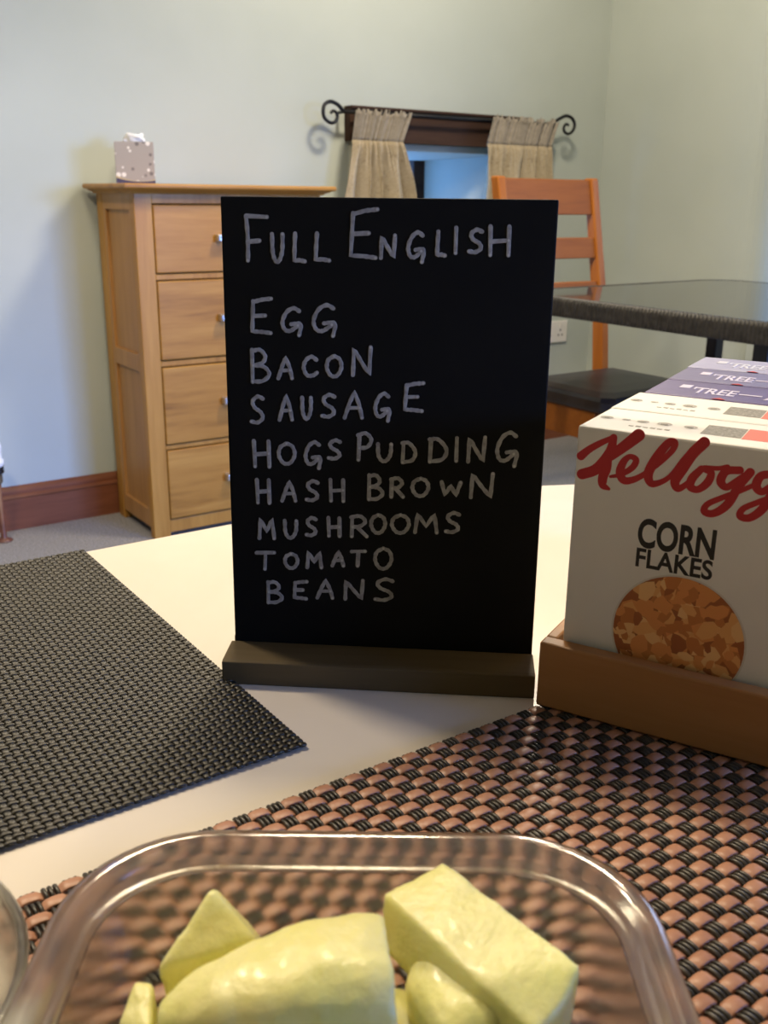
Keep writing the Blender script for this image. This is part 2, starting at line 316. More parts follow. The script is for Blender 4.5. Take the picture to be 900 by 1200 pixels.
# skirting: tall board with a moulded top
prof = [(0, 0), (.018, 0), (.018, .098), (.021, .103), (.018, .108), (.014, .112), (.014, .121), (.011, .127), (.006, .134), (0, .137)]
b = MB(); b.rings([[(x, WY-d, z) for d, z in prof] for x in (LX, RX)])
b.build('baseboard_back', SKIRT, kind='structure')
b = MB(); b.rings([[(RX-d, y, z) for d, z in prof] for y in (WY-.02, FY)])
b.build('baseboard_right', SKIRT, kind='structure')
# dark timber lintel over the small window
b = MB(); b.box((1.930, 3.000, 1.178), (2.705, WY, 1.268)); b.box((1.929, 2.992, 1.268), (2.735, WY, 1.281)); b.box((1.9285, 2.984, 1.281), (2.740, WY, 1.290))
b.build('trim_1', DARKWOOD, kind='structure', bevel=.002)
tag(bpy.data.objects['trim_1'], 'dark timber lintel board above the small deep window', 'lintel')

# ================================================================== NEAR TABLE
TT = .75
poly = [(-1.35, -.43), (-1.35, .672), (.37, .672)]
for k in range(1, 32):
    a = math.pi/2 - k/32*math.pi; poly.append((.37+.551*math.cos(a), .121+.551*math.sin(a)))
poly += [(.37, -.43)]
T = thing('dining_table', 'cream stone-effect dining table with a rounded end in the foreground', 'table', (-.3, .12, 0)); ORG = Vector((-.3, .12, 0))
MB().prism(poly, TT-.032, TT).build('table_top', CREAM, T, ORG, bevel=.006, seg=3)
for x, y in ((-1.1, -.25), (-1.1, .49), (.45, -.2), (.45, .44)):
    MB().rings([[(x+c*h*sx, y+c*h*sy, z) for sx, sy in ((-1, -1), (1, -1), (1, 1), (-1, 1))] for z, h, c in ((0, .022, 1), (.62, .035, 1), (TT-.032, .035, 1))]).build('leg', BLACKM, T, ORG, bevel=.004)
MB().box((-1.05, -.22, .62), (.42, .46, TT-.032)).build('apron', BLACKM, T, ORG)

# ================================================================== PLACEMATS (real over-and-under weave)
def weave_strand(mb, along, c, a0, a1, cell, phase, amp, w, zc, thick, mi, n=6, taper=.35):
    """flat strand running along 'x' or 'y' at cross position c, waving over and under every cell"""
    steps = max(2, int(round((a1-a0)/cell*n))); rs = []
    for i in range(steps+1):
        a = a0+(a1-a0)*i/steps; q = math.sin(math.pi*((a-a0)/cell+phase))
        q = math.copysign(abs(q)**.45, q)
        z = zc+amp*q; ww = w*(1-taper*.5+taper*.5*q)
        sec = [(-ww/2, -thick*.3), (-ww*.32, thick*.35), (0, thick*.5), (ww*.32, thick*.35), (ww/2, -thick*.3)]
        rs.append([((a, c+s, z+h) if along == 'x' else (c+s, a, z+h)) for s, h in sec])
    mb.rings(rs, closed=True, mi=mi)
# chocolate-brown mat: flat tapes across, bundles of three cords along
bx0, by0, by1, cx, cy = .0525, .0155, .3165, .00775, .0062
nx = 56; ny = int((by1-by0)/cy); z0 = TT+.0024
TAPE = noisy('brown_tape', (.40, .19, .115), (.54, .28, .175), 60, .42)
CORDB = noisy('black_cord', (.020, .016, .012), (.055, .045, .033), 220, .35)
mt = thing('placemat', 'brown and black basket-weave placemat under the glass dish of melon', 'placemat', (bx0+nx*cx/2, (by0+by1)/2, TT)); ORG = Vector(mt.location)
b = MB()
for j in range(ny):
    y = by1-(j+.5)*cy
    weave_strand(b, 'x', y, bx0-.0015, bx0+nx*cx+.0015, cx, (j+1) % 2 - .0015/cx, .00085, .0061, z0, .0008, 0, 8, .08)
b.build('tape', TAPE, mt, ORG, smooth=True, kind='stuff')
b = MB()
for i in range(nx):
    x = bx0+(i+.5)*cx
    for k in (-1, 0, 1):
        weave_strand(b, 'y', x+k*.0021, by1-ny*cy, by1, cy, (i + ny + 1) % 2, .0008, .00195, z0, .0015, 0, 6, .05)
b.build('cord', CORDB, mt, ORG, smooth=True, kind='stuff')
# dark mat: finer plain weave
mx1, my0, my1, cc, cr = .2015, .350, .668, .0040, .0033
nx = 110; ny = int((my1-my0)/cr); mx0 = mx1-nx*cc; z0 = TT+.0018
DARKST = noisy('charcoal_strand', (.021, .0175, .011), (.041, .034, .022), 150, .48)
DARKST2 = noisy('charcoal_cross_strand', (.016, .014, .010), (.032, .028, .020), 150, .42)
mt = thing('placemat', 'dark charcoal woven placemat lying on the left of the cream table', 'placemat', ((mx0+mx1)/2, (my0+my1)/2, TT)); ORG = Vector(mt.location)
b = MB()
for j in range(ny):
    weave_strand(b, 'x', my0+(j+.5)*cr, mx0, mx1, cc, j % 2, .0005, .0030, z0, .0010, 0, 5, .15)
b.build('strand', DARKST, mt, ORG, smooth=True, kind='stuff')
b = MB()
for i in range(nx):
    weave_strand(b, 'y', mx0+(i+.5)*cc, my0, my0+ny*cr, cr, (i+1) % 2, .00042, .0037, z0, .0010, 0, 5, .1)
b.build('cross_strand', DARKST2, mt, ORG, smooth=True, kind='stuff')

# ================================================================== CHALKBOARD
th = R(-39.4); D = Vector((math.cos(th), math.sin(th), 0)); N = Vector((-D.y, D.x, 0)); lean = R(1.2)
O = Vector((.2759, .3971, .7625)); U = Vector((0, 0, 1))*math.cos(lean)+N*math.sin(lean); Q = U.cross(D)   # Q points away from the viewer
base_front = Vector((.2595, .3780, .75))
S = thing('chalkboard_sign', 'small black chalkboard menu with handwriting in a dark wooden base', 'menu board', (base_front.x, base_front.y, TT), th); ORG = Vector(S.location)
LOC = Matrix.Translation(ORG) @ Matrix.Rotation(th, 4, 'Z'); INV = LOC.inverted()
def local(mb): return mb.xform(INV)
b = MB(); hw = .0806
b.add([O-D*hw-U*.008, O+D*hw-U*.008, O+D*hw+U*.2325, O-D*hw+U*.2325, O-D*hw-U*.008+Q*.005, O+D*hw-U*.008+Q*.005, O+D*hw+U*.2325+Q*.005, O-D*hw+U*.2325+Q*.005],
      [(0,1,2,3),(7,6,5,4),(0,4,5,1),(1,5,6,2),(2,6,7,3),(3,7,4,0)])
local(b).build('board', CHALKB, S, bevel=.0008)
# base: low block, front top face sloping gently, slot for the board
prof = [(0, 0), (0, .0128), (.0025, .0134), (.0235, .0142), (.0235, .006), (.0300, .006), (.0300, .0142), (.0515, .0134), (.054, .0128), (.054, 0)]
b = MB(); b.rings([[base_front+D*s+N*n+Vector((0, 0, z)) for n, z in prof] for s in (-.0815, .0815)])
local(b).build('base', BASEW, S, bevel=.0006)
GL = {'F': [[(0,1),(.06,.5),(.04,0)],[(0,1),(1,.98)],[(.05,.42),(.62,.45)]], 'U': [[(0,1),(.04,.35),(.3,.02),(.62,.05),(.9,.4),(.95,1)]],
 'L': [[(.15,1),(.08,.5),(.05,.04),(.5,.06),(1,.02)]], 'E': [[(.12,.92),(.08,.5),(.04,.06),(.5,.05),(.95,.02)],[(.12,.9),(.55,.97),(1,1)],[(.1,.5),(.7,.52)]],
 'N': [[(.02,0),(.06,.95),(.45,.5),(.9,.03),(.97,1)]], 'G': [[(.92,.9),(.62,1),(.25,.85),(.03,.5),(.15,.22),(.45,.18),(.85,.38)],[(.5,.42),(.98,.42),(.9,.02)]],
 'I': [[(.5,1),(.5,0)]], 'S': [[(.95,.92),(.55,1),(.15,.82),(.3,.58),(.75,.42),(.9,.2),(.5,.03),(.03,.06)]], 'H': [[(.02,1),(.06,0)],[(.95,1),(.97,0)],[(.05,.47),(.95,.52)]],
 'B': [[(.06,1),(.05,0)],[(.06,.96),(.5,1),(.78,.8),(.6,.6),(.12,.52)],[(.12,.52),(.7,.48),(.98,.25),(.6,.04),(.05,.02)]], 'A': [[(.02,0),(.3,.6),(.55,1),(.8,.55),(.97,.02)],[(.2,.38),(.85,.4)]],
 'C': [[(.95,.85),(.6,1),(.2,.82),(.03,.45),(.25,.08),(.65,.05),(.98,.2)]], 'O': [[(.5,1),(.12,.8),(.03,.4),(.3,.04),(.7,.06),(.97,.45),(.85,.85),(.5,1)]],
 'P': [[(.12,.95),(.06,0)],[(.02,.92),(.55,1),(.95,.78),(.7,.5),(.12,.44)]], 'D': [[(.1,.95),(.06,.03)],[(.02,.95),(.5,.95),(.95,.55),(.75,.15),(.06,.03)]],
 'R': [[(.08,.95),(.06,0)],[(.02,.93),(.55,1),(.88,.76),(.6,.52),(.12,.46)],[(.35,.48),(.98,.02)]], 'W': [[(.02,1),(.2,.05),(.5,.75),(.75,.02),(.98,1)]],
 'M': [[(.02,0),(.12,1),(.5,.35),(.85,1),(.98,.02)]], 'T': [[(.5,.95),(.45,0)],[(.02,.95),(.98,1)]]}
SHARP = set('LENWMHIAT')
def stroke3(mb, pts, wid, depth, mi, dots=True, lay=0):
    """marker stroke lying on the board; pts are (u, v) in metres"""
    P = [O+D*u+U*v-Q*.0003 for u, v in pts]
    rs = []
    for i, p in enumerate(P):
        t = (P[min(i+1, len(P)-1)]-P[max(i-1, 0)]).normalized(); s = t.cross(Q).normalized()
        k = wid*.5*(.93+.12*math.sin(i*1.7+p.x*900))
        q_ = depth+2e-6*i+lay; rs.append([p-s*k, p-s*k*.7-Q*q_, p+s*k*.7-Q*q_, p+s*k])
    mb.rings(rs, mi=mi)
    for p, e_ in ((P[0], depth+lay+3e-5), (P[-1], depth+lay+3e-5+2e-6*len(P))):
        ring = [p+D*(math.cos(a)*wid*.46)+U*(math.sin(a)*wid*.46) for a in [k*math.pi/5 for k in range(10)]]
        mb.rings([ring, [q-Q*e_ for q in ring]], mi=mi)
    if dots:
        p = P[-1]; ring = [p+D*(math.cos(a)*wid*.30)+U*(math.sin(a)*wid*.30)-Q*(depth+lay) for a in [k*math.pi/4 for k in range(8)]]
        mb.rings([ring, [q-Q*.0002 for q in ring]], mi=1)
for row in CHALK_ROWS:
    b = MB()
    for ch, u0, v0, u1, v1 in row:
        if ch == 'I': u0 = u1 = (u0+u1)/2
        u0 += .0008; u1 -= .0008; v0 -= .0008; v1 += .0008
        for si, st in enumerate(GL[ch]):
            pts = [(u0+(u1-u0)*x, v1+(v0-v1)*y) for x, y in st]
            if ch in SHARP and len(pts) > 2:
                fine = []
                for a, c in zip(pts, pts[1:]): fine += [(a[0]+(c[0]-a[0])*k/4, a[1]+(c[1]-a[1])*k/4) for k in range(4)]
                pts = fine+[pts[-1]]
            elif len(pts) > 2: pts = [(p.x, p.y) for p in catmull([(x, y, 0) for x, y in pts], 6)]
            stroke3(b, pts, .00220, .00012, 0, lay=si*6e-5)
    local(b).build('chalk_writing', [CHALK, CHALKDOT], S)

# ================================================================== CEREAL BOXES IN THEIR TRAY
ty = R(-65); TD = Vector((math.cos(ty), math.sin(ty), 0)); TE = Vector((-TD.y, TD.x, 0))
tcorner = Vector((.3135, .3160, 0)); LEN, WID, WALLT, WT2 = .275, .121, .0088, .0062; zt = TT+.0042
tr = thing('serving_tray', 'shallow bamboo tray holding the row of small cereal boxes', 'tray', (tcorner.x, tcorner.y, zt), ty)
# local axes: x along the front, y to the back
MB().box((0, 0, 0), (WID, WALLT, .0345)).build('front_panel', BAMBOO, tr, bevel=.0012)
MB().box((0, LEN-WALLT, 0), (WID, LEN, .0345)).build('back_panel', BAMBOO, tr, bevel=.0012)
for x in (0, WID-WT2):
    MB().box((x, WALLT, 0), (x+WT2, LEN-WALLT, .0345)).build('side_panel', BAMBOO, tr, bevel=.0012)
MB().box((WT2, WALLT, .0), (WID-WT2, LEN-WALLT, .0035)).build('tray_floor', BAMBOO, tr)
BW, BD, BZ0 = .100, .0480, zt+.0035
BH = .896-BZ0
pin = Vector((.3263, .3105, 0))
def carton(card, top):
    b = MB(); b.box((0, 0, 0), (BW, BD, BH))
    return b, [card, top]
def strip(mb, pts, y, mi=0):
    """variable-width brush stroke printed on the carton front; pts are (u, z, width)"""
    c = catmull([Vector(p) for p in pts], 7); rs = []
    for i, p in enumerate(c):
        t = c[min(i+1, len(c)-1)]-c[max(i-1, 0)]; t = Vector((t.x, t.y, 0)).normalized(); s = Vector((-t.y, t.x, 0)); k = max(p.z, .0008)*.5
        a, d = p+s*k, p-s*k; q_ = y-1.5e-6*i; rs.append([(a.x, 0, a.y), (a.x, q_, a.y), (d.x, q_, d.y), (d.x, 0, d.y)])
    mb.rings(rs, mi=mi)
    for p, e_ in ((c[0], 5e-5), (c[-1], 5e-5+2e-6*len(c))):
        k = max(p.z, .0008)*.5; ring = [(p.x+k*math.cos(q*math.pi/8), p.y+k*math.sin(q*math.pi/8)) for q in range(16)]
        mb.rings([[(x, 0, z) for x, z in ring], [(x, y-e_, z) for x, z in ring]], mi=mi)
def clip_disc(rad, n=64): return [(rad*math.cos(k*2*math.pi/n), rad*math.sin(k*2*math.pi/n)) for k in range(n)]
FL = [mat('flake_print_%s' % n, c, .6) for n, c in (('amber', (.78, .31, .085)), ('gold', (.85, .42, .135)), ('rust', (.60, .21, .05)), ('pale', (.90, .53, .21)), ('brown', (.40, .12, .03)))]
BOWLW = mat('bowl_print', (.70, .66, .58), .5)
def cornflakes(label, front):
    root = thing('cereal_box', label, 'cereal box', (0, 0, 0), ty, 'small cereal boxes standing in the bamboo tray')
    b, m = carton(CARD, CARDT); b.build('carton', CARD, root, bevel=.0012, seg=2)
    # top print
    b = MB(); z = BH
    def quad(p, mi): b.rings([[(x, y, z) for x, y in p], [(x, y, z+.00015) for x, y in p]], mi=mi)
    quad([(.052, .014), (.0515, .034), (.069, .034), (.0695, .014)], 0)
    quad([(.0700, .013), (.0695, .035), (.096, .035), (.0965, .013)], 1)
    for x, y, r in ((.006, .024, .0032), (.0155, .024, .0020), (.0235, .024, .0028), (.0335, .024, .0036), (.0455, .024, .0032)):
        ring = clip_disc(r, 14); inn = clip_disc(r*.62, 14); vs = [(x+p, y+q*.9, z+.0002) for p, q in ring]+[(x+p, y+q*.9, z+.0002) for p, q in inn]
        b.add(vs, [(k, (k+1) % 14, 14+(k+1) % 14, 14+k) for k in range(14)], 2)
        b.box((x-r*.5, y-r*.25, z), (x+r*.4, y+r*.15, z+.0002), 2)
    for k in range(6):
        b.box((.020+k*.0033, .012, z), (.0222+k*.0033, .0128+.0012*(k % 2), z+.0002), 2)
    b.build('top_print', [GREYPRINT, SCARLET, ICON], root)
    if not front: return root
    b = MB(); off = BZ0; SO = 2e-5
    for st in SCRIPT_STROKES: SO += 1.2e-5; strip(b, [(u+.0022, z-off, w) for u, z, w in st], -SO)
    SO += 4e-5; strip(b, [(.0925, .8925-off, .003), (.0915, .889-off, .0015)], -SO)
    strip(b, [(.0955, .8865-off, .002), (.0935, .8825-off, .003), (.0958, .8795-off, .0035), (.0935, .8770-off, .0028)], -SO)
    b.build('script_logo', RED, root, label='red script logo across the top of the front')
    b = MB()
    for body, u0, u1, z0, z1, bold in (('CORN', .0300, .0648, .8428, .8572, .032), ('FLAKES', .0302, .0648, .8332, .8432-.0006, .024)):
        vs, fs = text_mesh(body, u1-u0, z1-z0, bold); b.add([(u0+.0022+v.x, -.00002-v.z*.4, z0-off+v.y) for v in vs], fs)
    b.build('product_lettering', INK, root, label='bold black lettering')
    # printed bowl of flakes
    rg = random.Random(3); b = MB(); c = (.0547, .8020-off); rad = .0300
    b.rings([[(c[0]+x, 0, c[1]+z) for x, z in clip_disc(rad+.0009)], [(c[0]+x, -.0001, c[1]+z) for x, z in clip_disc(rad+.0009)]], mi=5)
    b.rings([[(c[0]+x, 0, c[1]+z) for x, z in clip_disc(rad)], [(c[0]+x, -.00015, c[1]+z) for x, z in clip_disc(rad)]], mi=4)
    for k in range(240):
        a = rg.random()*2*math.pi; q = rad*math.sqrt(rg.random())*.98; n = rg.randint(6, 9); s = rg.uniform(.0030, .0064); pts = []
        asp = rg.uniform(.45, 1); ro = rg.random()*3.14
        for i in range(n):
            t = 2*math.pi*i/n; rr = s*rg.uniform(.65, 1.1); x0, z0 = rr*math.cos(t), rr*asp*math.sin(t)
            x = q*math.cos(a)+x0*math.cos(ro)-z0*math.sin(ro); z = q*math.sin(a)+x0*math.sin(ro)+z0*math.cos(ro)
            h = math.hypot(x, z)
            if h > rad: x, z = x*rad/h, z*rad/h
            pts.append((x, z))
        y = -.00016-k*4e-7
        b.add([(c[0]+x, y, c[1]+z) for x, z in pts], [tuple(range(n))], rg.choices([0, 1, 2, 3, 4], [4, 3, 3, 1.6, 1.6])[0])
    b.build('bowl_picture', FL+[BOWLW], root, label='printed picture of a bowl of corn flakes')
    return root
def purplebox(label, card, inkc):
    root = thing('cereal_box', label, 'cereal box', (0, 0, 0), ty, 'small cereal boxes standing in the bamboo tray')
    b, m = carton(card, card); b.build('carton', card, root, bevel=.0012, seg=2)
    b = MB(); z = BH
    b.box((.013, .024, z), (.019, .034, z+.0002), 0)
    for body, u0, u1, v0, v1 in (("'TREE", .021, .045, .012, .030), ('A.MM', .060, .094, .011, .030)):
        vs, fs = text_mesh(body, u1-u0, v1-v0, .02); b.add([(u0+v.x, v0+v.y, z+v.z) for v in vs], fs, 0)
    b.box((.046, .019, z), (.058, .0215, z+.0002), 0)
    b.rings([[(.036, .0002, z), (.043, .0002, z), (.0395, .004, z)], [(.036, .0002, z+.0002), (.043, .0002, z+.0002), (.0395, .004, z+.0002)]], mi=1)
    b.build('top_lettering', [inkc, RED], root)
    return root
def put(root, k, du=0, rz=0):
    p = pin+TD*(-.0022+du)+TE*(.0008+k*.0498); root.location = (p.x, p.y, BZ0); root.rotation_euler = (0, 0, ty+rz)
put(cornflakes('white corn flakes box at the front of the bamboo tray, facing us', True), 0)
put(cornflakes('white cereal box second in the tray, directly behind the front box', False), 1, -.0008, R(-.5))
put(purplebox('purple cereal box right behind the two white boxes in the tray', PURPLE, WHITEPRINT), 2, .0015)
put(purplebox('fourth cereal box in the tray, muted purple, behind the deep purple one', noisy('muted_purple_card', (.17, .15, .31), (.21, .19, .36), 40, .3), WHITEPRINT), 3, .001)  # lighter purple than the box in front of it
put(purplebox('pale lilac cereal box, rearmost of the row in the tray', LILAC, mat('pale_grey_print', (.62, .63, .74), .4)), 4, .0)

# ================================================================== GLASS DISH AND MELON
BR = Vector((math.cos(R(-34.85)), math.sin(R(-34.85)), 0)); BB = Vector((-BR.y, BR.x, 0))
dc = BR*-.0065+BB*.1993; zb = TT+.0042; HW, HD, CR = .0865, .0710, .043
def rrect(off, z, n=10):
    hw, hd, r = HW-off, HD-off, max(.006, CR-off); pts = []
    for sx, sy, a0 in ((1, 1, 0), (-1, 1, 90), (-1, -1, 180), (1, -1, 270)):
        for k in range(n+1):
            a = R(a0+90*k/n); x = sx*(hw-r)+r*math.cos(a); y = sy*(hd-r)+r*math.sin(a)
            x *= 1+.010*(1-(y/hd)**2)
            pts.append(dc+BR*x+BB*y+Vector((0, 0, z)))
    return pts
dish = thing('glass_dish', 'rectangular clear glass dish holding melon pieces, nearest to us', 'dish', (dc.x, dc.y, zb)); ORG = Vector(dish.location)
b = MB(); b.rings([rrect(o_, z) for o_, z in ((.024, zb), (.018, zb+.001), (.0145, zb+.005), (.008, zb+.032), (.0055, .7945))], cap1=False)
b.rings([rrect(o_, z) for o_, z in ((.027, zb+.0035), (.021, zb+.0045), (.020, zb+.009), (.0135, zb+.034), (.0116, .7925))], cap1=False)
b.build('bowl', DISHWALL, dish, ORG, smooth=True)
prof = [(.0055, .7945), (.0030, .7960), (.0004, .7972), (0, .7990), (.0012, .8010), (.0035, .8022), (.0060, .8020), (.0076, .8008), (.0086, .7985), (.0098, .7968), (.0108, .7963), (.0116, .7952), (.0116, .7930), (.0095, .7920)]
b = MB(); b.rings([rrect(o_, z) for o_, z in prof], loop=True)
b.build('rim', RIMGLASS, dish, ORG, smooth=True)

MEL = mat('melon_flesh', (.80, .82, .42), .36, **{'Subsurface Weight': .35, 'Subsurface Scale': .012, 'Coat Weight': .08})
MEL.node_tree.nodes['Principled BSDF'].inputs['Subsurface Radius'].default_value = (1, .9, .35)
n, l, bs = nodes(MEL); v = coords(MEL, (1, 1, 1)); f = noise(MEL, v, 22, 4, .6)
l.new(ramp(MEL, f, [(.28, (.74, .76, .24)), (.5, (.90, .85, .36)), (.72, (.93, .88, .47))]), bs.inputs['Base Color'])
f2 = noise(MEL, v, 330, 4, .6); bump(MEL, f2, .35, .0012)
def finish(o, bev=.0010, disp=.0012):
    m = o.modifiers.new('bev', 'BEVEL'); m.width = bev; m.segments = 2; m.limit_method = 'ANGLE'; m.angle_limit = R(25)
    m = o.modifiers.new('rem', 'REMESH'); m.mode = 'VOXEL'; m.voxel_size = .0011; m.use_smooth_shade = True
    m = o.modifiers.new('sm', 'SMOOTH'); m.iterations = 3; m.factor = .5
    t = bpy.data.textures.new('lumps', 'CLOUDS'); t.noise_scale = .012
    m = o.modifiers.new('dis', 'DISPLACE'); m.texture = t; m.strength = disp; m.mid_level = .5
def hull_piece(label, pts):
    bm = bmesh.new()
    for p in pts: bm.verts.new(p)
    bmesh.ops.convex_hull(bm, input=bm.verts)
    for vv in [x for x in bm.verts if not x.link_faces]: bm.verts.remove(vv)
    c = sum((x.co for x in bm.verts), Vector())/len(bm.verts); c.z = min(x.co.z for x in bm.verts)
    for x in bm.verts: x.co -= c
    bmesh.ops.recalc_face_normals(bm, faces=bm.faces)
    me = bpy.data.meshes.new('melon_piece'); bm.to_mesh(me); bm.free(); me.materials.append(MEL)
    o = bpy.data.objects.new('melon_piece', me); scn.collection.objects.link(o); o.location = c
    finish(o); return tag(o, label, 'melon', 'melon pieces in the glass dish')
ZB = zb+.0065
def down(p, z, back=0, side=0): q = Vector(p)+BB*back+BR*side; q.z = z; return q
# big curved slice across the middle
sp = catmull([at(186, 1198, .794), at(232, 1185, .796), at(300, 1172, .798), at(370, 1160, .799), at(425, 1155, .798), at(456, 1156, .797)], 8)
rad_ = [.0035, .0090, .0130, .0152, .0160, .0155]
b = MB(); rs = []
for i, p in enumerate(sp):
    t = (sp[min(i+1, len(sp)-1)]-sp[max(i-1, 0)]).normalized(); up_ = Vector((0, 0, 1)); a = t.cross(up_).normalized(); up2 = a.cross(t)
    k = i/(len(sp)-1)*5; r_ = rad_[min(int(k), 4)]*(1-(k-min(int(k), 4)))+rad_[min(int(k)+1, 5)]*(k-min(int(k), 4))
    ring = []
    for q in range(20):
        an = q*2*math.pi/20; ca, sa = math.cos(an), math.sin(an); e = 2/2.6
        dz = math.copysign(abs(sa)**e, sa)*r_*.95; dz = dz if sa >= 0 else dz/(r_*.95)*max(r_*.95, p.z-ZB); ring.append(p+a*(math.copysign(abs(ca)**e, ca)*r_*1.15)+Vector((0, 0, dz)))
    rs.append(ring)
b.rings(rs)
c = sum((p for p in sp), Vector())/len(sp); c.z = min(p.z for p in b.v)
o = b.build('melon_piece', MEL, None, c); finish(o, .002, .0018); tag(o, 'large curved pale melon slice across the middle of the dish', 'melon', 'melon pieces in the glass dish')
# pointed wedge standing behind it
p1, p2, p3 = at(247, 1041, .806), at(303, 1102, .796), at(183, 1136, .794)
hull_piece('pointed triangular melon wedge at the left behind the large slice', [p1, p2, p3, p1+BB*.006-Vector((0, 0, .004)), p2+BB*.010+Vector((0,0,-.008)), p3+BB*.012+Vector((0,0,-.010)), down(p2, ZB, .004, -.004), down(p3, ZB, .002, .006), down(p2, ZB, .014, -.006), down(p3, ZB, .014, .008)])
p1, p2, p3, p4 = at(157, 1147, .789), at(180, 1150, .789), at(136, 1200, .785), at(176, 1215, .787)
hull_piece('small melon corner peeping out at the far left of the dish', [p1, p2, p3, p4, down(p1, ZB, .002, .005), down(p2, ZB, 0, .002), down(p3, ZB, 0, .009), down(p4, ZB)])
# block at the right
T_ = [at(449, 1047, .801), at(520, 1009, .804), at(543, 1028, .804), at(681, 1131, .800), at(664, 1172, .797), at(628, 1212, .795), at(560, 1150, .800), at(500, 1092, .802)]
hull_piece('long cut melon block leaning at the right of the dish', T_ + [down(p, p.z-.017, -.001, -.001) for p in T_] + [down(T_[2], ZB, .004, -.002), down(T_[3], ZB, .002, -.010), down(T_[4], ZB, .002, -.010), down(T_[2], ZB, -.008, .008)])
def blob(label, pa, pb, r0, r1):
    b = MB(); rs = []; pa, pb = Vector(pa), Vector(pb); t = (pb-pa).normalized(); a = t.cross(Vector((0, 0, 1))).normalized(); u2 = a.cross(t)
    for i in range(13):
        k = i/12; s = max(.12, math.sqrt(max(0, 1-(2*k-1)**4))); r_ = (r0+(r1-r0)*k)*s
        rs.append([pa+(pb-pa)*k+a*(math.cos(q*math.pi/9)*r_)+Vector((0, 0, math.sin(q*math.pi/9)*(r_*.85 if q <= 9 else max(r_*.85, (pa.z+(pb.z-pa.z)*k-ZB)*s)))) for q in range(18)])
    b.rings(rs); c = (pa+pb)/2; c = Vector((c.x, c.y, min(p.z for p in b.v)))
    o = b.build('melon_piece', MEL, None, c); finish(o, .002); return tag(o, label, 'melon', 'melon pieces in the glass dish')
blob('rounded melon piece tucked under the long block', at(508, 1124, .784), at(580, 1246, .783), .0130, .0145)
blob('melon piece low between the curved slice and rounded piece', at(440, 1172, .771), at(520, 1260, .771), .0090, .0100)

# round glass bowl, only its right side in view
gc = BR*-.1660+BB*.2120
g = thing('glass_bowl', 'round clear glass bowl cut off at the left edge', 'bowl', (gc.x, gc.y, zb)); ORG = Vector(g.location)
prof = [(.034, 0), (.042, .002), (.057, .012), (.064, .022), (.067, .031)]
inn = [(.0645, .031), (.0615, .022), (.055, .013), (.040, .005), (.022, .004)]
MB().lathe(prof+inn, (gc.x, gc.y, zb), 48).build('bowl', glass_thin('bowl_glass', (.84, .83, .80), rough=.10, ior=1.4, blur=.4, haze=.6), g, ORG, smooth=True)
b = MB(); b.rings([[(gc.x+(.0658+.0017*math.cos(q*math.pi/4))*math.cos(k*2*math.pi/48), gc.y+(.0658+.0017*math.cos(q*math.pi/4))*math.sin(k*2*math.pi/48), zb+.0312+.0017*math.sin(q*math.pi/4)) for q in range(8)] for k in range(48)], loop=True)
b.build('rim', RIMGLASS, g, ORG, smooth=True)

# ================================================================== CHEST OF DRAWERS
DX0, DX1, DY0, DY1 = 1.035, 1.630, 2.700, 2.998
ch = thing('chest_of_drawers', 'tall oak chest of drawers against the back wall', 'chest of drawers', ((DX0+DX1)/2, (DY0+DY1)/2, 0)); ORG = Vector(ch.location)
b = MB()   # carcass: back, corner posts (also feet), front rails, inner shadow lining
b.box((DX0+.01, DY1-.012, .06), (DX1-.01, DY1, .985))
ZD = [(.054, .2700), (.2860, .5180), (.5370, .7640), (.7830, .9710)]
for x0, x1 in ((DX0, DX0+.052), (DX1-.052, DX1)):
    b.box((x0, DY0, 0), (x1, DY0+.03, 1.0)); b.box((x0 if x0 == DX0 else x1-.03, DY1-.045, 0), (x0+.03 if x0 == DX0 else x1, DY1, 1.0))
for z0, z1 in ((.012, .052), (.2715, .2845), (.5195, .5355), (.7655, .7815), (.9725, 1.0)):
    b.box((DX0+.052, DY0+.002, z0), (DX1-.052, DY0+.03, z1))
b.build('carcass', OAKZ, ch, ORG, bevel=.002)
for x, d in ((DX0, 1), (DX1, -1)):
    b = MB(); X0, X1 = sorted((x+d*.001, x+d*.02)); P0, P1 = sorted((x+d*.010, x+d*.018))
    for z0, z1 in ((.030, .085), (.955, 1.0)): b.box((X0, DY0+.03, z0), (X1, DY1-.045, z1))
    b.box((X0, DY0+.045, .505), (X1, DY1-.065, .555))
    b.box((X0, DY0+.03, .085), (X1, DY0+.045, .955)); b.box((X0, DY1-.065, .085), (X1, DY1-.045, .955))
    b.box((P0, DY0+.04, .08), (P1, DY1-.06, .51)); b.box((P0, DY0+.04, .55), (P1, DY1-.06, .96))
    b.build('side_panel', OAKP, ch, ORG, bevel=.0015)
b = MB()   # moulded top
def tp(o_, z): return [(DX0-o_, DY0-o_, z), (DX1+o_, DY0-o_, z), (DX1+o_, DY1+min(o_, .01), z), (DX0-o_, DY1+min(o_, .01), z)]
b.rings([tp(o_, z) for o_, z in ((.006, .999), (.010, 1.004), (.022, 1.008), (.026, 1.011), (.034, 1.012), (.036, 1.016), (.036, 1.022), (.033, 1.025))])
b.build('top', OAKX, ch, ORG, bevel=.001)
for z0, z1 in ZD:
    b = MB(); b.box((DX0+.0545, DY0-.002, z0+.002), (DX1-.0545, DY0+.018, z1-.002)); dr = b.build('drawer', OAKX, ch, ORG, bevel=.0025)
    b = MB(); zc = (z0+z1)/2+.002; xs = (DX0+DX1)/2
    for s in (-1, 1): b.box((xs+s*.050-.011, DY0-.028, zc-.010), (xs+s*.050+.011, DY0-.002, zc+.010))
    b.box((xs-.05, DY0-.030, zc-.006), (xs+.05, DY0-.020, zc+.006)); b.build('handle', PEWTER, dr, ORG, bevel=.003)
